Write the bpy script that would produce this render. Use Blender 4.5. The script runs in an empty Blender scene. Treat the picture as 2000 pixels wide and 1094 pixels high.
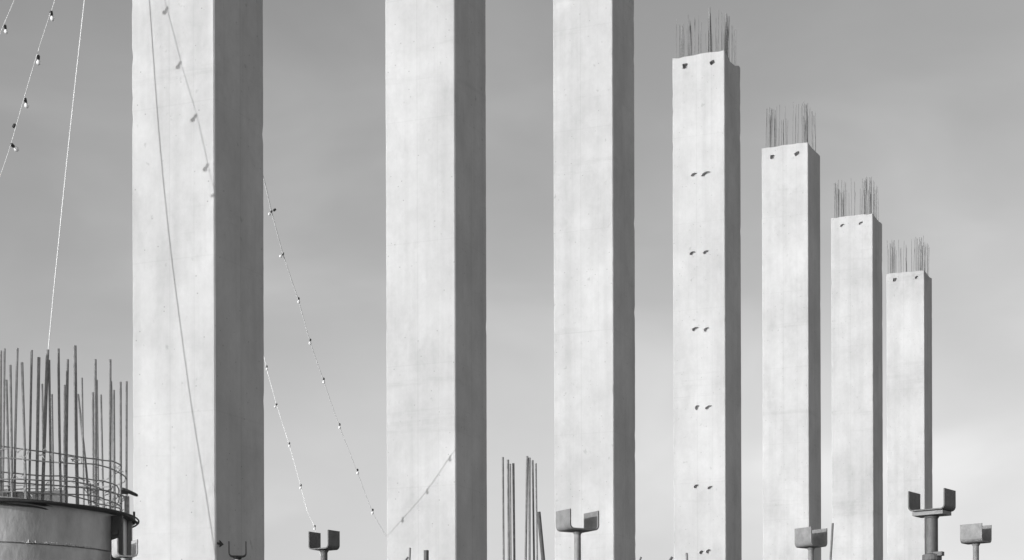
import bpy, bmesh, math, random
from mathutils import Vector, Matrix
random.seed(7)
S = bpy.context.scene
COL = S.collection
R = math.radians

# ------------------------------------------------------------------ survey of the place
CAMZ = 1.6                       # eye height above the yard, metres
FPX, HOR, ROLL = 3952.41, 1511.15, -0.00299404      # focal length and horizon of the long lens
TH = 0.404899                    # bearing of the pillar row
WA, WB = 1.5399, 1.5297          # pillar sides
HTOP = 20.2015 + CAMZ            # pillar height
N0 = Vector((-4.63574, 31.74057, 0))
ROW = Vector((math.sin(TH), math.cos(TH), 0))
SIDE = Vector((math.cos(TH), -math.sin(TH), 0))
SUN_AZ, SUN_EL = R(56), R(9.25)  # light travels towards this bearing, coming from behind left


def ray(x, y):
    c, s = math.cos(ROLL), math.sin(ROLL)
    u = c*(x-1000)+s*(y-HOR); v = -s*(x-1000)+c*(y-HOR)
    return Vector((u/FPX, 1, -v/FPX))


def pt(x, y, D):                 # place seen in that direction, D metres out
    p = ray(x, y)*D
    p.z += CAMZ
    return p


# ------------------------------------------------------------------ materials
def mat(name, base, rough=.8, metal=0., var=.0, scale=3., stretch=(1, 1, 1), bump=0., spec=.5, bscale=None):
    m = bpy.data.materials.new(name); m.use_nodes = True
    nt = m.node_tree; b = nt.nodes['Principled BSDF']
    b.inputs['Roughness'].default_value = rough
    b.inputs['Metallic'].default_value = metal
    b.inputs['Specular IOR Level'].default_value = spec
    b.inputs['Base Color'].default_value = (base, base, base, 1)
    if var or bump:
        tc = nt.nodes.new('ShaderNodeTexCoord'); mp = nt.nodes.new('ShaderNodeMapping')
        mp.inputs['Scale'].default_value = stretch
        nt.links.new(tc.outputs['Object'], mp.inputs['Vector'])
        n = nt.nodes.new('ShaderNodeTexNoise'); n.inputs['Scale'].default_value = scale
        n.inputs['Detail'].default_value = 8; n.inputs['Roughness'].default_value = .65
        nt.links.new(mp.outputs[0], n.inputs['Vector'])
        if var:
            r = nt.nodes.new('ShaderNodeMapRange')
            r.inputs['From Min'].default_value = .25; r.inputs['From Max'].default_value = .75
            r.inputs['To Min'].default_value = base*(1-var); r.inputs['To Max'].default_value = base*(1+var)
            nt.links.new(n.outputs['Fac'], r.inputs['Value'])
            nt.links.new(r.outputs[0], b.inputs['Base Color'])
        if bump:
            bp = nt.nodes.new('ShaderNodeBump'); bp.inputs['Strength'].default_value = bump
            bp.inputs['Distance'].default_value = .02
            n2 = nt.nodes.new('ShaderNodeTexNoise'); n2.inputs['Scale'].default_value = bscale or scale*6
            n2.inputs['Detail'].default_value = 6
            nt.links.new(mp.outputs[0], n2.inputs['Vector'])
            nt.links.new(n2.outputs['Fac'], bp.inputs['Height'])
            nt.links.new(bp.outputs[0], b.inputs['Normal'])
    return m


def concrete_material():
    m = bpy.data.materials.new('cast_concrete'); m.use_nodes = True
    nt = m.node_tree; L = nt.links.new; b = nt.nodes['Principled BSDF']
    b.inputs['Roughness'].default_value = .9; b.inputs['Specular IOR Level'].default_value = .25
    tc = nt.nodes.new('ShaderNodeTexCoord'); oi = nt.nodes.new('ShaderNodeObjectInfo')
    off = nt.nodes.new('ShaderNodeVectorMath'); off.operation = 'SCALE'
    off.inputs[0].default_value = (37, 53, 91); L(oi.outputs['Random'], off.inputs['Scale'])
    add = nt.nodes.new('ShaderNodeVectorMath'); add.operation = 'ADD'
    L(tc.outputs['Object'], add.inputs[0]); L(off.outputs[0], add.inputs[1])

    def noise(scale, st, detail=6, rough=.6):
        mp = nt.nodes.new('ShaderNodeMapping'); mp.inputs['Scale'].default_value = st
        L(add.outputs[0], mp.inputs['Vector'])
        n = nt.nodes.new('ShaderNodeTexNoise'); n.inputs['Scale'].default_value = scale
        n.inputs['Detail'].default_value = detail; n.inputs['Roughness'].default_value = rough
        L(mp.outputs[0], n.inputs['Vector'])
        return n.outputs['Fac']

    def rng(v, lo, hi, a, c):
        r = nt.nodes.new('ShaderNodeMapRange')
        for k, x in zip(('From Min', 'From Max', 'To Min', 'To Max'), (lo, hi, a, c)):
            r.inputs[k].default_value = x
        L(v, r.inputs['Value']); return r.outputs[0]

    def mul(a, c):
        q = nt.nodes.new('ShaderNodeMath'); q.operation = 'MULTIPLY'
        L(a, q.inputs[0]); L(c, q.inputs[1]); return q.outputs[0]
    big = rng(noise(.62, (1, 1, .75), 6, .62), .34, .66, .88, 1.075)       # cloudy pours
    mid = rng(noise(1.9, (1, 1, .85), 9, .74), .32, .68, .935, 1.05)       # mottling
    fine = rng(noise(11., (1, 1, .8), 6, .75), .3, .7, .965, 1.03)         # skin of the cast face
    streak = rng(noise(3.1, (1, 1, .035), 4, .6), .45, .78, 1.02, .885)    # wash streaks down the face
    patch = rng(noise(1.15, (1, 1, .6), 8, .7), .55, .68, 1.0, .92)      # damp, stained patches
    spots = rng(noise(7.5, (1, 1, .8), 3, .5), .69, .76, 1.0, .80)        # small stains
    lift = rng(noise(1.0, (.10, .10, 1.5), 6, .75), .58, .68, 1.0, .91)   # lift joints between pours
    # bug holes
    vo = nt.nodes.new('ShaderNodeTexVoronoi'); vo.inputs['Scale'].default_value = 5.5; vo.inputs['Randomness'].default_value = 1
    L(add.outputs[0], vo.inputs['Vector'])
    pit = rng(vo.outputs['Distance'], .045, .085, .62, 1.0)
    # fine joints left by the form boards: upright lines across each face
    sx = nt.nodes.new('ShaderNodeSeparateXYZ'); L(tc.outputs['Object'], sx.inputs[0])
    def line(v, at, wd, depth):
        a = nt.nodes.new('ShaderNodeMath'); a.operation = 'SUBTRACT'; a.inputs[1].default_value = at; L(v, a.inputs[0])
        q = nt.nodes.new('ShaderNodeMath'); q.operation = 'ABSOLUTE'; L(a.outputs[0], q.inputs[0])
        return rng(q.outputs[0], wd*.5, wd, depth, 1.0)
    lines = mul(line(sx.outputs[0], -.06, .014, .93), mul(line(sx.outputs[0], .39, .010, .95), line(sx.outputs[1], .02, .014, .90)))
    # panel marks every 2.4 m up the shaft
    md = nt.nodes.new('ShaderNodeMath'); md.operation = 'PINGPONG'; md.inputs[1].default_value = 1.22; L(sx.outputs[2], md.inputs[0])
    panel = rng(md.outputs[0], .004, .016, .95, 1.0)
    v = mul(mul(mul(big, mid), mul(streak, spots)), mul(mul(lift, pit), mul(mul(patch, fine), mul(lines, panel))))
    sc = nt.nodes.new('ShaderNodeMath'); sc.operation = 'MULTIPLY'; sc.inputs[1].default_value = CONCRETE
    L(v, sc.inputs[0]); L(sc.outputs[0], b.inputs['Base Color'])
    bp = nt.nodes.new('ShaderNodeBump'); bp.inputs['Strength'].default_value = .2
    bp.inputs['Distance'].default_value = .03
    L(noise(7., (1, 1, .6), 8, .7), bp.inputs['Height']); L(bp.outputs[0], b.inputs['Normal'])
    return m


CONCRETE = .533
M_CONC = concrete_material()
M_BAR = mat('weathered_rebar', .25, .75, .0, .35, 25, bump=.3)
M_FARBAR = mat('far_rebar', .25, .8, .0, .3, 12)
M_SHELL = mat('steel_form_panel', .41, .40, .0, .45, 5.5, (1, 1, .5), .2, 1.)
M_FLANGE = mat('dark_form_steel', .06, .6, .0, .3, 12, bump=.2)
M_LUG = mat('grey_form_steel', .30, .6, .0, .25, 10, bump=.2)
M_HOOP = mat('tie_wire_steel', .36, .6, .0, .55, 9, bump=.2)
M_GROUT = mat('dry_grout', .55, .9, .0, .2, 30, bump=.5)
M_PROP = mat('prop_steel', .215, .6, .0, .38, 16, bump=.1)
M_GALV = mat('galvanised_prop', .42, .5, .0, .25, 16, bump=.1)
M_PROPDK = mat('dark_prop_steel', .12, .6, .1, .3, 22, bump=.25)
M_ROPE = mat('pale_rope', .82, .8, 0, .12, 8)
M_SOCK = mat('black_rubber', .03, .6)
M_BULB = mat('frosted_bulb', .85, .3)
M_GROUND = mat('trodden_earth', .23, .95, 0, .35, .6, bump=.4, bscale=6)
M_INK = mat('black_paint', .015, .7)


# ------------------------------------------------------------------ mesh helpers
def link(name, bm, m, parent=None, smooth=False):
    me = bpy.data.meshes.new(name)
    bmesh.ops.recalc_face_normals(bm, faces=bm.faces)
    if smooth:
        for e in bm.edges:
            if e.is_manifold and e.calc_face_angle(0) > .6: e.smooth = False
    bm.to_mesh(me); bm.free()
    if smooth:
        for p in me.polygons: p.use_smooth = True
    me.materials.append(m)
    o = bpy.data.objects.new(name, me); COL.objects.link(o)
    if parent: o.parent = parent
    return o


def thing(name, label, cat, loc=(0, 0, 0), rz=0., group=None):
    o = bpy.data.objects.new(name, None); COL.objects.link(o)
    o.empty_display_size = .2
    o.location = loc; o.rotation_euler = (0, 0, rz)
    o['label'] = label; o['category'] = cat
    if group: o['group'] = group
    return o


def tube(bm, pts, r, n=6, cap=True):
    pts = [Vector(p) for p in pts]
    rings = []
    for i, p in enumerate(pts):
        a = pts[max(i-1, 0)]; b = pts[min(i+1, len(pts)-1)]
        t = (b-a).normalized()
        up = Vector((0, 0, 1)) if abs(t.z) < .9 else Vector((0, 1, 0))
        e1 = t.cross(up).normalized(); e2 = t.cross(e1)
        rr = r[i] if isinstance(r, (list, tuple)) else r
        rings.append([bm.verts.new(p+rr*(math.cos(k*2*math.pi/n)*e1+math.sin(k*2*math.pi/n)*e2)) for k in range(n)])
    for A, B in zip(rings, rings[1:]):
        for k in range(n):
            bm.faces.new((A[k], A[(k+1) % n], B[(k+1) % n], B[k]))
    if cap:
        bm.faces.new(rings[0][::-1]); bm.faces.new(rings[-1])


def closed_tube(bm, pts, r, n=6):
    N = len(pts); rings = []
    for i in range(N):
        t = (pts[(i+1) % N]-pts[i-1]).normalized()
        e2 = Vector((0, 0, 1)); e1 = t.cross(e2).normalized(); e2 = e1.cross(t)
        rings.append([bm.verts.new(pts[i]+r*(math.cos(k*2*math.pi/n)*e1+math.sin(k*2*math.pi/n)*e2)) for k in range(n)])
    for i in range(N):
        A, B = rings[i], rings[(i+1) % N]
        for k in range(n):
            bm.faces.new((A[k], A[(k+1) % n], B[(k+1) % n], B[k]))


def box(bm, c, s, mtx=None):
    v = []
    for x in (-1, 1):
        for y in (-1, 1):
            for z in (-1, 1):
                p = Vector((c[0]+x*s[0]/2, c[1]+y*s[1]/2, c[2]+z*s[2]/2))
                v.append(bm.verts.new(mtx @ p if mtx else p))
    for f in ((0, 1, 3, 2), (4, 6, 7, 5), (0, 4, 5, 1), (2, 3, 7, 6), (0, 2, 6, 4), (1, 5, 7, 3)):
        bm.faces.new([v[i] for i in f])


def lathe(bm, prof, n, a0=0., a1=2*math.pi, closed=False):
    """profile of (radius, z), turned about z; 'closed' joins the profile's ends"""
    full = abs(a1-a0-2*math.pi) < 1e-6
    cnt = n if full else n+1
    cols = []
    for k in range(cnt):
        a = a0+(a1-a0)*k/n
        cols.append([bm.verts.new((r*math.sin(a), -r*math.cos(a), z)) for r, z in prof])
    P = len(prof)
    for k in range(n):
        A, B = cols[k], cols[(k+1) % cnt]
        for j in range(P if closed else P-1):
            bm.faces.new((A[j], B[j], B[(j+1) % P], A[(j+1) % P]))
    if closed and not full:
        bm.faces.new(cols[0]); bm.faces.new(cols[-1][::-1])


def spline(pts, per=8):
    pts = [Vector(p) for p in pts]
    P = [2*pts[0]-pts[1]]+pts+[2*pts[-1]-pts[-2]]
    out = []
    for i in range(1, len(P)-2):
        for k in range(per):
            t = k/per
            a, b, c, d = P[i-1], P[i], P[i+1], P[i+2]
            out.append(.5*((2*b)+(c-a)*t+(2*a-5*b+4*c-d)*t*t+(3*b-a-3*c+d)*t**3))
    out.append(pts[-1])
    return out


# ------------------------------------------------------------------ ground
bm = bmesh.new()
gx = [-6000, -400, -60, -20] + list(range(-16, 61, 4)) + [90, 400, 6000]
gy = [-3000, -100, -20] + list(range(-8, 121, 4)) + [200, 800, 9000]
vv = [[bm.verts.new((x, y, (random.uniform(-.05, .0) if 0 < i < len(gx)-1 and 0 < j < len(gy)-1 else -.03)))
       for j, y in enumerate(gy)] for i, x in enumerate(gx)]
for i in range(len(gx)-1):
    for j in range(len(gy)-1):
        bm.faces.new((vv[i][j], vv[i+1][j], vv[i+1][j+1], vv[i][j+1]))
g = link('ground', bm, M_GROUND); g['kind'] = 'structure'


# ------------------------------------------------------------------ pillars
def pillar_centre(i):
    return N0+ROW*(9*i)-SIDE*(WA/2)+ROW*(WB/2)


def on_face(i, x, y):            # point of the sunlit face of pillar i, in that pillar's own frame
    n = N0+ROW*(9*i)
    r = ray(x, y)
    flat = Vector((r.x, r.y, 0))
    t = n.dot(ROW)/flat.dot(ROW)
    p = r*t; p.z += CAMZ
    d = p-pillar_centre(i)
    return d.dot(SIDE), p.z


def shaft(i, chip, rng):
    bm = bmesh.new()
    ch = .02; per = 9
    cs = []
    hx, hy = WA/2, WB/2
    corners = [(-hx, -hy), (hx, -hy), (hx, hy), (-hx, hy)]
    dirs = [(1, 0), (0, 1), (-1, 0), (0, -1)]
    for (cx, cy), (dx, dy), ln in zip(corners, dirs, (WA, WB, WA, WB)):
        for k in range(per+1):
            d = ch+(ln-2*ch)*k/per
            cs.append((cx+dx*d, cy+dy*d))
    zs = [0]+[HTOP*k/130 for k in range(1, 129)]+[HTOP-.15, HTOP]
    drift = [0.]*4
    rings = []
    for zi, z in enumerate(zs):
        drift = [d_*.85+rng.uniform(-.0008, .0008) for d_ in drift]
        wob = [d_+rng.uniform(-.0006, .0006) for d_ in drift]
        nick = [rng.uniform(.003, .013) if rng.random() < .06 else rng.uniform(0, .0018) for _ in range(4)]
        ring = []
        for k, (x, y) in enumerate(cs):
            zz = z
            s = k//(per+1); q = (k % (per+1))/per
            if zi == len(zs)-1:
                zz += rng.uniform(-.022, .006)+.007*math.sin(k*.7+i)
                if s == 1:
                    zz -= chip*math.sin(math.pi*min(1, q*1.15))**.7 if q < .87 else 0
                if s == 0 and chip > .05:
                    zz -= .02*(q < .15)
            ex = wob[0] if x > 0 else wob[1]
            ey = wob[2] if y > 0 else wob[3]
            if q in (0, 1):               # knocked arrises
                cn = (s if q == 0 else s+1) % 4
                ex -= math.copysign(nick[cn], x); ey -= math.copysign(nick[cn], y)
            ring.append(bm.verts.new((x+ex, y+ey, zz)))
        rings.append(ring)
    n = len(cs)
    for A, B in zip(rings, rings[1:]):
        for k in range(n):
            bm.faces.new((A[k], A[(k+1) % n], B[(k+1) % n], B[k]))
    ctop = bm.verts.new((0, 0, HTOP-.02)); cbot = bm.verts.new((0, 0, 0))
    for k in range(n):
        bm.faces.new((rings[-1][k], rings[-1][(k+1) % n], ctop))
        bm.faces.new((rings[0][(k+1) % n], rings[0][k], cbot))
    return bm


def cut(o, cutters):
    """carve the recesses for good"""
    bm = bmesh.new()
    for (x, z, w, h, dep, sq, tilt) in cutters:
        n = 14; front = []; back = []
        for k in range(n):
            a = 2*math.pi*k/n
            c, s = math.cos(a), math.sin(a)
            e = .45 if sq else 1.
            px = math.copysign(abs(c)**e, c)*w/2*random.uniform(.9, 1.1)
            pz = math.copysign(abs(s)**e, s)*h/2*random.uniform(.9, 1.1)
            qx = px*math.cos(tilt)-pz*math.sin(tilt); qz = px*math.sin(tilt)+pz*math.cos(tilt)
            front.append(bm.verts.new((x+qx, -WB/2-.1, z+qz)))
            back.append(bm.verts.new((x+qx*.9, -WB/2+dep, z+qz*.9)))
        bm.faces.new(front); bm.faces.new(back[::-1])
        for k in range(n):
            bm.faces.new((front[k], back[k], back[(k+1) % n], front[(k+1) % n]))
    c = link('cutter', bm, M_CONC)
    md = o.modifiers.new('holes', 'BOOLEAN'); md.operation = 'DIFFERENCE'; md.object = c; md.solver = 'EXACT'
    bpy.context.view_layer.update()
    dg = bpy.context.evaluated_depsgraph_get()
    me = bpy.data.meshes.new_from_object(o.evaluated_get(dg))
    o.modifiers.clear(); old = o.data; o.data = me
    bpy.data.meshes.remove(old)
    cm = c.data; bpy.data.objects.remove(c); bpy.data.meshes.remove(cm)


PL = ['concrete pillar nearest of the row, widest, running out of the top beside the round steel form',
      'tall concrete pillar with a string light ending on its left edge, between the widest pillar and the rebar bundles',
      'tall concrete pillar running out of the top, behind the fork prop right of the rebar bundles',
      'concrete pillar with five pairs of small holes down its sunlit face and bare rebar on top',
      'concrete pillar with bare rebar on top, behind the boxy fork prop, next shorter after the pillar with paired holes',
      'concrete pillar with bare rebar on top, with the second lowest top of the row, beside the shortest pillar',
      'concrete pillar with the lowest top of the row, behind the tall wide-forked prop']
HOLES = {3: [(1338, 129, 11, 10, 1, 0), (1391, 122, 10, 8, 1, .5),
             (1355.5, 341, 13, 7, 0, .2), (1379, 340, 19, 9, 0, .25), (1353, 494.5, 13, 7, 0, .15), (1379, 492.5, 13, 7, 0, .2),
             (1359, 643, 16, 8, 0, .1), (1380, 643.5, 13, 8, 0, .3), (1362, 796, 10, 9, 0, .5), (1384, 795.5, 14, 7, 0, .3),
             (1360, 950, 11, 7, 0, .2), (1387, 952.5, 11, 6, 0, .2), (1370, 1079, 9, 7, 0, .2), (1384, 1077, 11, 8, 0, .3)],
         4: [(1508.5, 306.5, 9, 8, 1, 0), (1556.5, 300, 10, 7, 1, .5)],
         5: [(1645.5, 440.5, 9, 6, 0, .2), (1681.5, 436, 9, 6, 0, .3)],
         6: [(1748, 546.5, 8, 7, 1, 0), (1790.5, 542, 7, 6, 0, .3)]}
pillars = []
for i in range(7):
    p = thing('concrete_pillar', PL[i], 'pillar', pillar_centre(i), -TH, 'row of concrete pillars')
    rng = random.Random(40+i)
    sh = link('shaft', shaft(i, [0, 0, 0, .13, .05, .04, .03][i], rng), M_CONC, p)
    pillars.append(p)
    if i in HOLES:
        D = (N0+ROW*9*i).y; m = D/FPX
        cc = []
        for (x, y, w, h, sq, tl) in HOLES[i]:
            lx, lz = on_face(i, x, y)
            cc.append((lx, lz, w*m*1.08, h*m*1.08, .13 if sq else .09, sq, tl))
        mw = sh.parent; sh.parent = None
        cut(sh, cc)
        sh.parent = mw
    if i >= 3:
        # starter bars standing out of the top, in two faces of the cage plus a few loose ones
        inset = .1
        spots = []
        for k in range(7):
            q = -1+2*k/6
            if i > 3: q = math.copysign(abs(q)**.75, q)
            spots += [(q*(WA/2-inset), -WB/2+inset), (q*(WA/2-inset), WB/2-inset)]
        for k in range(1, 5):
            q = -1+2*k/5
            spots += [(-WA/2+inset, q*(WB/2-inset)), (WA/2-inset, q*(WB/2-inset))]
        spots += [(rng.uniform(-1, 1)*(WA/2-inset), rng.choice((-1, 1))*(WB/2-inset)) for k in range(10)]
        spots += [(rng.choice((-1, 1))*(WA/2-inset*1.3), rng.uniform(-1, 1)*(WB/2-inset)) for k in range(10)]
        if i > 3: spots += [(rng.choice((-.5, .5, .55))+rng.uniform(-.13, .13), -WB/2+inset+rng.uniform(0, .2)) for k in range(12)]
        for (x, y) in spots:
            x += rng.uniform(-.05, .05); y += rng.uniform(-.05, .05)
            h = (rng.uniform(1.24, 1.4) if i > 3 else rng.uniform(.95, 1.2)) if rng.random() < .88 else rng.uniform(.9, 1.15)
            lx, ly = rng.gauss(0, .022), rng.gauss(0, .022)
            bm = bmesh.new()
            tube(bm, [(x, y, HTOP-.3), (x+lx*.3, y+ly*.3, HTOP+h*.5), (x+lx, y+ly, HTOP+h)], rng.uniform(.0065, .0095), 6)
            link('rebar', bm, M_FARBAR, p)
        if i == 3:
            # two tied bundles, bars drawn together towards the top
            for bx, by, hh, tw, cnt in ((.31, -WB/2+.1, 1.30, .05, 5), (WA/2-.10, -.25, 1.22, .08, 6), (-.5, -WB/2+.12, .9, .045, 3), (-.28, -WB/2+.14, 1.0, .03, 2)):
                for k in range(cnt):
                    dx = tw*(k/(cnt-1)-.5)*2
                    dy = rng.uniform(-.05, .05)
                    bm = bmesh.new()
                    h = hh*(1-.18*abs(dx)/tw*rng.random()) if k else hh
                    tube(bm, [(bx+dx, by+dy, HTOP-.35), (bx+dx*.7, by+dy, HTOP+h*.45), (bx+dx*.2, by+dy*.3, HTOP+h)], .017, 6)
                    link('rebar', bm, M_BAR, p)
        else:
            for k in range(3):
                bx = (-.52, .56, .62)[k]; by = -WB/2+.12
                bm = bmesh.new()
                tube(bm, [(bx, by, HTOP-.3), (bx+.02, by, HTOP+1.05-.15*k)], .014, 6)
                link('rebar', bm, M_FARBAR, p)

# small arrow painted on the shaded side of the nearest pillar: thin plate fixed to the face
bm = bmesh.new()
r = ray(428, 1062)
n = N0.copy(); flat = Vector((r.x, r.y, 0)); t = n.dot(SIDE)/flat.dot(SIDE)
q = r*t; q.z += CAMZ
d = q-pillar_centre(0); ly = d.dot(ROW); lz = q.z
# width is foreshortened on this face
sx = .0275; sz = .0083
arrow = [(-6.5, 2.), (1, 2.), (.5, 6.5), (8, 0), (.5, -6.5), (1, -2.), (-6.5, -2.)]
A = [bm.verts.new((WA/2+.012, max(ly+a*sx*.55, -WB/2+.03), lz+b*sz)) for a, b in arrow]
B = [bm.verts.new((WA/2-.01, v.co.y, v.co.z)) for v in A]
bm.faces.new(A); bm.faces.new(B[::-1])
for k in range(7): bm.faces.new((A[k], B[k], B[(k+1) % 7], A[(k+1) % 7]))
a = link('arrow_marker', bm, M_INK, pillars[0]); a['label'] = 'small black arrow on the shaded side'


# ------------------------------------------------------------------ ropes and string lights
def path(pts): return spline([pt(*p) for p in pts], 10)


bm = bmesh.new()
rope = path([(205, -420, 32.05), (187, -200, 31.8), (165, 0, 31.57), (143, 200, 31.34), (120, 420, 31.04), (93, 700, 30.6), (85, 860, 30.35), (80, 1000, 30.15)])
tube(bm, rope, .0085, 6)
o = link('guy_rope', bm, M_ROPE, smooth=True)
o['label'] = 'thick plain white rope running straight down to the rebar cage, without lamps'; o['category'] = 'rope'


def lamp(parent, p, drift, scale=1., bulb=True):
    """short rubber socket hung off the cord, with its bulb below"""
    bm = bmesh.new()
    d = Vector(drift)
    a = p+Vector((.012, 0, -.004))
    b = a+d*.055*scale
    tube(bm, [p, a, a+d*.005, b], [.006, .016*scale, .026*scale, .021*scale], 8)
    s = link('lamp_socket', bm, M_SOCK, parent, True)
    if bulb:
        bm = bmesh.new()
        pts = [b+d*k*.012*scale for k in range(8)]
        tube(bm, pts, [x*scale for x in (.014, .019, .027, .033, .035, .032, .023, .008)], 10)
        link('bulb', bm, M_BULB, s, True)
    return s


SG = 'string lights strung around the pillars'
def string_light(label, pts, lamps, r=.0053, away=.75, r_end=None):
    o = thing('string_light', label, 'string light', pt(*pts[-1]), 0, SG)
    bm = bmesh.new(); pp = path(pts)
    tube(bm, pp, [r+((r_end or r)-r)*k/len(pp) for k in range(len(pp))], 6)
    c = link('cord', bm, M_ROPE, o, True)
    for (x, y, D, dx, dz, sc, bulb) in lamps:
        drift = Vector((dx, away, dz)).normalized()
        lamp(o, pt(x, y, D), drift, sc, bulb)
    inv = Matrix.Translation(-o.location)
    for ch in o.children: ch.matrix_parent_inverse = inv
    return o


string_light('string light with five lamps close left of the plain rope, at top left',
             [(224, -420, 32.4), (163, -200, 31.65), (107, 0, 30.87), (97, 30, 30.75), (70, 114, 30.38), (45, 199, 30.09), (21, 283, 29.8), (0, 345, 29.58), (-30, 430, 29.3)],
             [(127, -66, 31.13, .12, -1, 1.05, True), (98, 22, 30.78, .12, -1, 1.05, True), (73, 108, 30.42, -.1, -1, 1.05, True), (47, 192, 30.12, .15, -1, 1.05, True),
              (28, 243, 29.94, -.9, -.6, 1.0, False), (20, 281, 29.81, .8, -.7, 1.05, True)])
string_light('short piece of string light with one lamp cutting the top left corner',
             [(150, -290, 35), (82, -130, 34.6), (28, 0, 34.2), (4, 56, 34.05), (-25, 125, 33.85)],
             [(8, 49, 34.08, .1, -1, 1.05, True), (49, -51, 34.36, .1, -1, 1.05, True)])
string_light('long string light slanting from behind the widest pillar to the next pillar',
             [(455, 165, 33.5), (490, 262, 34.3), (514.5, 347, 35.0), (530, 412, 35.5), (553, 497, 36.15), (582, 585, 36.8), (605, 665, 37.4), (631, 741, 37.98), (662, 830, 38.67), (697, 920, 39.37), (727, 998, 40.086), (757, 1052, 40.66)],
             [(530, 411, 35.5, -.6, -.8, .74, True), (533, 411, 35.5, 1, .7, .9, False), (553, 494, 36.15, -.7, -.7, .78, True), (582, 581, 36.8, 0, -1, .78, True), (605, 662, 37.4, -.1, -1, .78, True),
              (631, 738, 37.98, 0, -1, .78, True), (662, 827, 38.67, 0, -1, .78, True), (697, 916, 39.37, .05, -1, .78, True), (727, 994, 40.086, -.1, -1, .78, True)], .0115, 0., .004)
string_light('lower string light hanging between the widest pillar and the small dark fork prop',
             [(470, 520, 42.2), (503, 640, 42.1), (520, 716, 42), (540, 789, 42), (564, 866, 42), (587, 948, 42), (601, 1000, 42), (614, 1030, 42), (634, 1120, 42)],
             [(520, 714, 42, 0, -1, .74, True), (540, 788, 42, -.5, -.8, .75, True), (564, 864, 42, 0, -1, .75, True), (587, 946, 42, -.2, -1, .75, True), (614, 1026, 42, -.1, -1, .75, True)], .0065, 0.)


# ------------------------------------------------------------------ round steel form with its rebar cage
FC = pt(-15, 1000, 13.9); FC.z = 0
def zpx(y, D): return (HOR-y)*D/FPX+CAMZ
RS = .915
VW = Vector((FC.x, FC.y, 0)).normalized(); RT = Vector((VW.y, -VW.x, 0)); FA = math.atan2(-VW.x, VW.y)
DF = (FC-VW*RS).y
ZT = zpx(973, DF)           # top of the form
ZS = zpx(1055, DF)          # weld seam
ANG = R(68)                      # joint between the two halves, to the right

form = thing('round_column_form', 'round steel column form with a rim and a weld seam, filling the lower left corner', 'formwork', FC, FA)
bm = bmesh.new()
lathe(bm, [(RS-.006, 0), (RS-.006, ZS-.006), (RS-.018, ZS-.004), (RS-.018, ZS+.002), (RS, ZS+.004), (RS, ZT), (RS-.02, ZT), (RS-.026, 0)], 96, 0, 2*math.pi, True)
link('shell', bm, M_SHELL, form, True)
# rim flange, slightly uneven
bm = bmesh.new()
n = 96; prof = [(RS+.0025, -.016), (RS+.052, -.014), (RS+.054, .001), (RS+.0025, .003)]
cols = []
for k in range(n):
    a = 2*math.pi*k/n
    dz = .004*math.sin(3*a+1)+.003*math.sin(7*a)
    cols.append([bm.verts.new((rr*math.sin(a), -rr*math.cos(a), ZT+z+dz)) for rr, z in prof])
for k in range(n):
    A, B = cols[k], cols[(k+1) % n]
    for j in range(4): bm.faces.new((A[j], B[j], B[(j+1) % 4], A[(j+1) % 4]))
link('rim_flange', bm, M_FLANGE, form)
# loose band standing off just below the rim: throws the thin slanting shadow
bm = bmesh.new()
rb = RS+.075
closed_tube(bm, [Vector((rb*math.sin(2*math.pi*k/80), -rb*math.cos(2*math.pi*k/80), ZT-.012+.006*math.sin(4*math.pi*k/80))) for k in range(80)], .006, 6)
link('rim_bar', bm, M_FLANGE, form, True)
# grout squeezed out along the seam
bm = bmesh.new()
rng = random.Random(5)
cols = []
for k in range(90):
    x = 36+135*k/89
    a = math.asin((x+15)/262.)
    en = min(1, k/6, (89-k)/6)
    up = max(0, rng.gauss(.006, .007))*en+.001; out = rng.uniform(.001, .009)*en+.001; lo_ = rng.uniform(.0, .006)*en
    cols.append([bm.verts.new((rr*math.sin(a), -rr*math.cos(a), ZS+.003+z)) for rr, z in
                 ((RS-.004, -lo_), (RS+out, -lo_*.6), (RS+out*rng.uniform(.5, 1), up*.5), (RS-.004, up))])
for A, B in zip(cols, cols[1:]):
    for q in range(4): bm.faces.new((A[q], B[q], B[(q+1) % 4], A[(q+1) % 4]))
bm.faces.new(cols[0]); bm.faces.new(cols[-1][::-1])
link('grout_crust', bm, M_GROUT, form)
# added dark strands standing in for the slanting shadow lines below the rim
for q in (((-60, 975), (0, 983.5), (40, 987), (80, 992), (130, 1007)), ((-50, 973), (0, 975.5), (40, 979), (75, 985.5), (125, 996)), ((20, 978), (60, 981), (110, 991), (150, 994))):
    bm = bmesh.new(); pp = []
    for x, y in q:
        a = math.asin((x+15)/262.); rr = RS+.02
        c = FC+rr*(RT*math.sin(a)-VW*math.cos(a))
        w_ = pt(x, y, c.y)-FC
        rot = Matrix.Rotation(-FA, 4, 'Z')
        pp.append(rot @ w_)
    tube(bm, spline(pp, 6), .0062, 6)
    link('shadow_strand', bm, M_FLANGE, form, True)
# back half is a little taller: its top edge shows behind the bars
bm = bmesh.new()
zb = ZT+.30
lathe(bm, [(RS-.03, ZT-.3), (RS-.03, zb), (RS-.045, zb), (RS-.045, ZT-.3)], 40, R(143), R(215), True)
link('back_panel', bm, M_FLANGE, form)


def plate(bm, ang, r0, r1, z0, z1, t, off):
    """upright plate along the radius at 'ang'"""
    m = Matrix.Rotation(ang, 4, 'Z')
    box(bm, (off, -(r0+r1)/2, (z0+z1)/2), (t, r1-r0, z1-z0), m)


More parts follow.
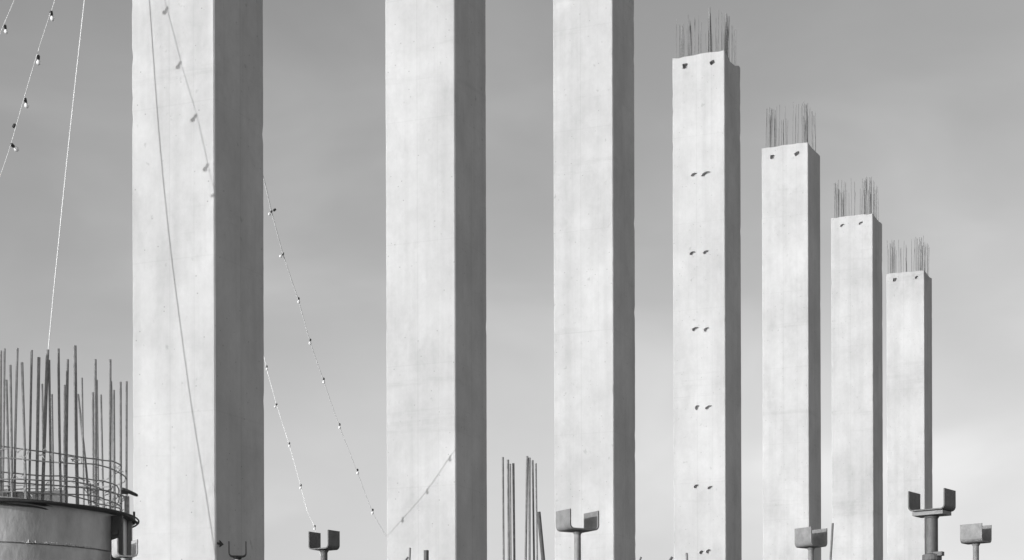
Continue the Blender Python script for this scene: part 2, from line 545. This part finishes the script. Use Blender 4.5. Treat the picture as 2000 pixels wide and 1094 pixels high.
bm = bmesh.new(); plate(bm, R(58), RS+.003, RS+.085, 0, ZT-.03, .02, 0)
for zz in (ZT-.16, ZT-.42):
    plate(bm, R(58), RS+.02, RS+.06, zz, zz+.03, .05, 0)
link('joint_rib', bm, M_FLANGE, form)
bm = bmesh.new(); plate(bm, R(82), RS+.003, RS+.03, 0, ZT-.018, .055, 0)
plate(bm, R(82), RS-.02, RS+.012, ZT+.006, ZT+.155, .045, 0)
link('joint_plate', bm, M_LUG, form)
# lugs with an eye, at the top of the joint and at the rim
for zc, nm in ((ZT+.185, .03), (ZT-.005, .02)):
    bm = bmesh.new()
    cx = RS*math.sin(R(82)); cy = -RS*math.cos(R(82))
    ring = []
    for k in range(20):
        a = 2*math.pi*k/20
        ring.append(Vector((cx+.015+.05*math.cos(a), cy-.03*math.sin(a), zc-.022*math.cos(a))))
    closed_tube(bm, ring, .009, 6)
    box(bm, (cx-.018, cy, zc), (.05, .05, .026))
    if nm == .02:
        tube(bm, [(cx+.045, cy, zc-.03), (cx+.045, cy, zc+.055)], .008, 8)
    link('lug', bm, M_FLANGE, form)

cage = thing('rebar_cage', 'cage of upright rebar with tie hoops standing out of the round steel form', 'rebar cage', FC)
bars = [(2, 685, 3, 4), (9, 681, 4, 4), (12, 742, 20, 6), (20, 713, 23, 5), (34, 680, 30, 4.5), (43, 708, 50, 5), (45, 770, 46, 4), (62, 684, 57, 4.5), (72, 782, 70, 5),
        (76, 698, 73, 6), (82, 750, 86, 5), (93, 683, 83, 6.5), (96, 703, 99, 4.5), (101, 770, 103, 5), (114, 681, 121, 5), (126, 752, 127, 5), (132, 702, 131, 5.5),
        (146, 675, 152, 7), (152, 770, 171, 5.5), (160, 738, 163, 4), (181, 766, 183, 5), (186, 702, 187, 5.5), (189, 742, 192, 4.5), (197, 771, 201, 4.5), (215, 702, 215, 5.5),
        (217, 745, 222, 4.5), (222, 762, 224, 5), (235, 746, 236, 5.5), (247, 745, 248, 5),
        (-8, 690, -7, 5), (-20, 682, -19, 5), (-33, 760, -30, 5), (-48, 688, -46, 5), (-70, 700, -70, 5), (-95, 765, -92, 5), (-120, 690, -118, 5), (-150, 720, -150, 5),
        (-180, 700, -182, 5), (-205, 745, -204, 5), (-230, 730, -229, 5), (-250, 745, -252, 5)]
RC = .875
rng = random.Random(11)
DC = (FC-VW*RC).y
for (xt, yt, xb, w) in bars:
    # front or back of the ring, judged from how low the tip shows
    s = max(-1., min(1., (xt+15)/(RC/13.9*FPX*1.0)))
    c = math.sqrt(max(0, 1-s*s))
    if abs(s) > .9: c *= rng.uniform(-1, 1)
    elif yt >= 735: c = -c
    D = (FC+RC*(RT*s-VW*c)).y
    top = pt(xt, yt, D)
    bot = pt(xb, 985, D); k = (ZT-.5-top.z)/(bot.z-top.z)
    bot = top+(bot-top)*k
    mid = (top+bot)/2+Vector((rng.gauss(0, .004), rng.gauss(0, .004), 0))
    bm = bmesh.new(); tube(bm, spline([top-FC, mid-FC, bot-FC], 4), w*.00172, 7)
    link('rebar', bm, M_BAR, cage, True)
for y, r_ in ((873, RC-.013), (885, RC+.013), (919, RC-.014), (931, RC+.013), (937, RC-.016), (948, RC-.02), (958, RC-.014), (967, RC+.012)):
    z = zpx(y, DC)
    bm = bmesh.new()
    ph = rng.random()*6
    hp = []
    for k in range(72):
        a = 2*math.pi*k/72
        rr = r_+.012*math.sin(5*a+ph)+.005*math.sin(11*a+3*ph)
        hp.append(Vector((rr*math.sin(a), -rr*math.cos(a), z+.014*math.sin(a+ph)+.014*math.sin(4*a+2*ph)+.004*math.sin(9*a+ph)+rng.uniform(-.003, .003))))
    closed_tube(bm, hp, .0048, 6)
    link('tie_hoop', bm, M_HOOP, cage, True)
# short dowels and spacers crowding the rim
for k in range(22):
    a = FA+rng.uniform(-1.45, 1.5); rr = RC-rng.uniform(.02, .09)
    p = Vector((rr*math.sin(a), -rr*math.cos(a), ZT-.15)); hh = rng.uniform(.19, .36)
    bm = bmesh.new(); tube(bm, [p, p+Vector((rng.gauss(0, .012), rng.gauss(0, .012), hh))], rng.uniform(.006, .011), 7)
    link('dowel', bm, M_BAR, cage, True)
# twisted tie wires where hoops cross the bars
for k in range(90):
    bm = bmesh.new()
    a = FA+rng.uniform(-1.5, 1.5)
    z = zpx(rng.choice((874, 884, 921, 931, 931, 945, 957)), DC)+rng.uniform(-.02, .02)
    p = Vector(((RC+.02)*math.sin(a), -(RC+.02)*math.cos(a), z))
    tube(bm, [p, p+Vector((rng.uniform(-.03, .03), -.01, rng.uniform(-.03, .03))), p+Vector((rng.uniform(-.05, .05), -.015, rng.uniform(-.05, .02)))], .0032, 4)
    link('tie_wire', bm, M_HOOP, cage)


# ------------------------------------------------------------------ shoring props with fork heads
def fork_head(w, d, h, t=.007, rb=.022):
    bm = bmesh.new()
    def prof(off):
        o_ = []
        x = w/2+off; rr = rb+off; b0 = -off
        o_.append((-x, h))
        for k in range(7):
            a = math.pi+math.pi/2*k/6
            o_.append((-w/2+rb+rr*math.cos(a), rb+rr*math.sin(a)))
        for k in range(7):
            a = -math.pi/2+math.pi/2*k/6
            o_.append((w/2-rb+rr*math.cos(a), rb+rr*math.sin(a)))
        o_.append((x, h))
        return o_
    P = prof(t/2)+prof(-t/2)[::-1]
    f = [bm.verts.new((x, -d/2, z)) for x, z in P]
    b = [bm.verts.new((x, d/2, z)) for x, z in P]
    n = len(P); H = n//2
    for k in range(n):
        bm.faces.new((f[k], f[(k+1) % n], b[(k+1) % n], b[k]))
    for k in range(H-1):
        bm.faces.new((f[k], f[n-1-k], f[n-2-k], f[k+1]))
        bm.faces.new((b[k], b[k+1], b[n-2-k], b[n-1-k]))
    bmesh.ops.bevel(bm, geom=[e for e in bm.edges if e.is_manifold and e.calc_face_angle(0) > 1.2], offset=.0012, segments=1, affect='EDGES')
    return bm


PG = 'shoring props with fork heads'
def prop(label, x, y, D, yaw, w, d, h, r, m, under=False, xb=None, collar=None, tiltx=0.):
    top = pt(x, y, D)
    o = thing('shoring_prop', label, 'prop', (top.x, top.y, 0), R(yaw), PG)
    fk = link('fork_head', fork_head(w, d, h), m, o)
    fk.location = (0, 0, top.z)
    fk.rotation_euler = (0, R(tiltx), 0)
    zt = top.z-.0055
    if under:
        bm = bmesh.new(); box(bm, (0, 0, zt-.011), (w*.85, d*.8, .02))
        link('cap_plate', bm, M_PROP, o); zt -= .023
    bm = bmesh.new(); bot = 1.45
    tube(bm, [(0, 0, bot), (0, 0, zt)], r, 20)
    link('inner_tube', bm, m if m is M_PROPDK else M_PROP, o, True)
    # weld bead under the head
    bm = bmesh.new(); lathe(bm, [(r+.001, zt-.014), (r+.008, zt-.003), (r+.001, zt-.002)], 20)
    link('weld_collar', bm, m, o, True)
    bm = bmesh.new(); tube(bm, [(0, 0, .012), (0, 0, 1.5)], r+.008, 20); link('outer_tube', bm, m, o, True)
    bm = bmesh.new(); lathe(bm, [(r+.009, 1.38), (r+.03, 1.385), (r+.03, 1.43), (r+.009, 1.435)], 20); link('adjusting_nut', bm, m, o)
    bm = bmesh.new(); box(bm, (0, 0, .006), (.16, .16, .012)); link('base_plate', bm, m, o)
    if collar:
        zc = pt(x, collar, D).z
        bm = bmesh.new(); lathe(bm, [(r+.001, zc-.04), (r+.02, zc-.03), (r+.02, zc), (r+.001, zc+.006)], 20)
        box(bm, (r+.012, -r*.4, zc+.002), (.05, .035, .022))
        link('clamp_ring', bm, M_PROPDK, o)
    return o


prop('pale fork prop in front of the round steel form, cut by the bottom edge', 244, 1088, 11.5, 27, .115, .112, .098, .017, M_GALV)
prop('thin dark fork prop seen edge on against the shaded side of the widest pillar', 464, 1087, 13, 6.5, .108, .07, .094, .02, M_INK)
prop('small dark fork prop alone against the sky between the two widest pillars', 633, 1073, 12, -35, .148, .104, .106, .0205, M_PROPDK)
prop('fork prop with a grey left plate, in front of the third pillar', 1128, 1036, 10, 31, .165, .13, .095, .0165, M_PROP)
prop('boxy fork prop in front of the pillar next after the one with paired holes', 1584, 1068, 12, 39, .133, .133, .108, .017, M_PROP)
prop('tallest and widest dark fork prop, with a thick tube, in front of the shortest pillar', 1820, 998, 11, -36, .207, .145, .108, .033, M_PROPDK, True, collar=1084)
prop('boxy grey fork prop at the far right against the sky', 1906, 1060, 12, 51, .123, .14, .105, .018, M_PROP)


# ------------------------------------------------------------------ starter bars and rods along the bottom edge
def rod(bm, x0, y0, x1, D, r, n=7, D1=None):
    a = pt(x0, y0, D); b = pt(x1, 1094, D1 or D)
    b = a+(b-a)*((-.2-a.z)/(b.z-a.z))
    tube(bm, [a, b], r, n)
    return a


BG = 'bundles of starter bars'
for label, lst in (('bundle of thin upright bars, left of two, just right of the second pillar', [(982, 893, 983.5, .0075), (992, 898, 993.5, .0085), (996.5, 906, 997.5, .006), (1002.5, 905, 1004.5, .0085)]),
                   ('bundle of thicker upright bars, right of two, just left of the third pillar', [(1029.5, 891, 1026.5, .0085), (1034, 894, 1034, .0085), (1040, 899, 1043, .0075), (1046.5, 905, 1049, .0065)])):
    base = pt(lst[1][0], 1094, 14); base.z = 0
    o = thing('starter_bars', label, 'rebar', base, 0, BG)
    for (x0, y0, x1, r) in lst:
        bm = bmesh.new(); rod(bm, x0, y0, x1, 14+random.uniform(-.06, .06), r)
        c = link('rebar', bm, M_BAR, o, True); c.matrix_parent_inverse = Matrix.Translation(-base)


def single(name, label, cat, x0, y0, x1, D, r, m, n=10):
    bm = bmesh.new(); rod(bm, x0, y0, x1, D, r, n)
    o = link(name, bm, m, None, True); o['label'] = label; o['category'] = cat
    return o


single('leaning_pipe', 'dark pipe leaning beside the right bundle of bars', 'pipe', 1052, 1000, 1061, 13.6, .0135, M_PROPDK)
single('steel_pipe', 'stubby dark pipe end at the foot of the second pillar', 'pipe', 832.5, 1075, 832.5, 12.5, .0155, M_PROPDK, 14)
single('rebar_stake', 'short thin bar just left of the stubby pipe end at the second pillar', 'rebar', 801, 1070, 800, 12.5, .006, M_BAR)
single('rebar_stake', 'short bar tip touching the bottom edge, leftmost at the second pillar', 'rebar', 797, 1088, 793, 12.5, .006, M_BAR)
single('rebar_stake', 'thin bar standing before the gap between the two pillars right of the boxy prop', 'rebar', 1626.5, 1022, 1622, 13, .0075, M_PROP)
single('rebar_stake', 'thin dark bar at the bottom left of the pillar with paired holes', 'rebar', 1341, 1080, 1342, 13, .0075, M_BAR)
single('rebar_stake', 'bar tip at the bottom edge just right of the third pillar', 'rebar', 1252, 1088, 1250, 13, .0065, M_BAR)
single('rebar_stake', 'bar tip at the bottom edge midway between third pillar and paired holes', 'rebar', 1313, 1088, 1309, 13, .0085, M_BAR)

# ------------------------------------------------------------------ sky, sun, camera
w = bpy.data.worlds.new('World'); S.world = w; w.use_nodes = True
nt = w.node_tree; L = nt.links.new
bg = nt.nodes['Background']
sky = nt.nodes.new('ShaderNodeTexSky'); sky.sky_type = 'NISHITA'; sky.sun_disc = False
sky.sun_elevation = SUN_EL
sky.sun_rotation = SUN_AZ+math.pi
sky.air_density = 1.0; sky.dust_density = 1.1; sky.ozone_density = 1.0
sep = nt.nodes.new('ShaderNodeSeparateColor'); L(sky.outputs[0], sep.inputs[0])
mx = nt.nodes.new('ShaderNodeMix'); mx.data_type = 'FLOAT'; mx.inputs[0].default_value = .5
L(sep.outputs[0], mx.inputs[2]); L(sep.outputs[1], mx.inputs[3])     # black and white film behind a yellow filter
tc = nt.nodes.new('ShaderNodeTexCoord'); mp = nt.nodes.new('ShaderNodeMapping')
mp.inputs['Scale'].default_value = (1, 1, 2.2); mp.inputs['Location'].default_value = (.3, .1, .2)
L(tc.outputs['Generated'], mp.inputs['Vector'])
n1 = nt.nodes.new('ShaderNodeTexNoise'); n1.inputs['Scale'].default_value = 7; n1.inputs['Detail'].default_value = 6; n1.inputs['Roughness'].default_value = .5
L(mp.outputs[0], n1.inputs['Vector'])
r1 = nt.nodes.new('ShaderNodeMapRange')
for k, x in zip(('From Min', 'From Max', 'To Min', 'To Max'), (.35, .7, .97, 1.07)): r1.inputs[k].default_value = x
L(n1.outputs['Fac'], r1.inputs['Value'])
ml = nt.nodes.new('ShaderNodeMath'); ml.operation = 'MULTIPLY'
L(mx.outputs[0], ml.inputs[0]); L(r1.outputs[0], ml.inputs[1])
# thin wisps of high cloud
mp2 = nt.nodes.new('ShaderNodeMapping'); mp2.inputs['Scale'].default_value = (1., 1., 1.9); mp2.inputs['Rotation'].default_value = (0, R(14), 0)
mp2.inputs['Location'].default_value = (1.7, .4, .9)
L(tc.outputs['Generated'], mp2.inputs['Vector'])
n2 = nt.nodes.new('ShaderNodeTexNoise'); n2.inputs['Scale'].default_value = 8; n2.inputs['Detail'].default_value = 4; n2.inputs['Roughness'].default_value = .45
n2.inputs['Distortion'].default_value = .6
L(mp2.outputs[0], n2.inputs['Vector'])
r2 = nt.nodes.new('ShaderNodeMapRange'); r2.interpolation_type = 'SMOOTHSTEP'
for k, x in zip(('From Min', 'From Max', 'To Min', 'To Max'), (.42, .8, .98, 1.14)): r2.inputs[k].default_value = x
L(n2.outputs['Fac'], r2.inputs['Value'])
ml2 = nt.nodes.new('ShaderNodeMath'); ml2.operation = 'MULTIPLY'
L(ml.outputs[0], ml2.inputs[0]); L(r2.outputs[0], ml2.inputs[1])
# pale veil low in the sky
sz = nt.nodes.new('ShaderNodeSeparateXYZ'); L(tc.outputs['Generated'], sz.inputs[0])
r3 = nt.nodes.new('ShaderNodeMapRange'); r3.interpolation_type = 'SMOOTHSTEP'
for k, x in zip(('From Min', 'From Max', 'To Min', 'To Max'), (.30, .17, 1.0, 1.07)): r3.inputs[k].default_value = x
L(sz.outputs[2], r3.inputs['Value'])
r4 = nt.nodes.new('ShaderNodeMapRange'); r4.interpolation_type = 'SMOOTHSTEP'
for k, x in zip(('From Min', 'From Max', 'To Min', 'To Max'), (.16, .10, 1.0, .90)): r4.inputs[k].default_value = x
L(sz.outputs[2], r4.inputs['Value'])
ml3 = nt.nodes.new('ShaderNodeMath'); ml3.operation = 'MULTIPLY'; L(r3.outputs[0], ml3.inputs[0]); L(r4.outputs[0], ml3.inputs[1])
ml4 = nt.nodes.new('ShaderNodeMath'); ml4.operation = 'MULTIPLY'; L(ml2.outputs[0], ml4.inputs[0]); L(ml3.outputs[0], ml4.inputs[1])
L(ml4.outputs[0], bg.inputs['Color'])
bg.inputs['Strength'].default_value = .15

ld = bpy.data.lights.new('sun', 'SUN'); ld.energy = 2.3; ld.angle = R(.5); ld.color = (1, 1, 1)
lo = bpy.data.objects.new('sun', ld); COL.objects.link(lo)
dv = Vector((math.sin(SUN_AZ)*math.cos(SUN_EL), math.cos(SUN_AZ)*math.cos(SUN_EL), -math.sin(SUN_EL)))
lo.rotation_euler = dv.to_track_quat('-Z', 'Y').to_euler()
lo.location = (-30, -10, 30)

cd = bpy.data.cameras.new('camera'); cam = bpy.data.objects.new('camera', cd); COL.objects.link(cam)
cd.sensor_fit = 'HORIZONTAL'; cd.sensor_width = 36; cd.lens = 36*FPX/2000
cd.shift_y = (HOR-547)/2000; cd.shift_x = 0
cd.clip_start = .1; cd.clip_end = 20000
cam.matrix_world = Matrix.Translation((0, 0, CAMZ)) @ Matrix.Rotation(R(90), 4, 'X') @ Matrix.Rotation(ROLL, 4, 'Z')
S.camera = cam
S.view_settings.view_transform = 'Standard'; S.view_settings.look = 'None'
S.view_settings.exposure = .45; S.view_settings.gamma = 1
S.render.engine = 'CYCLES'
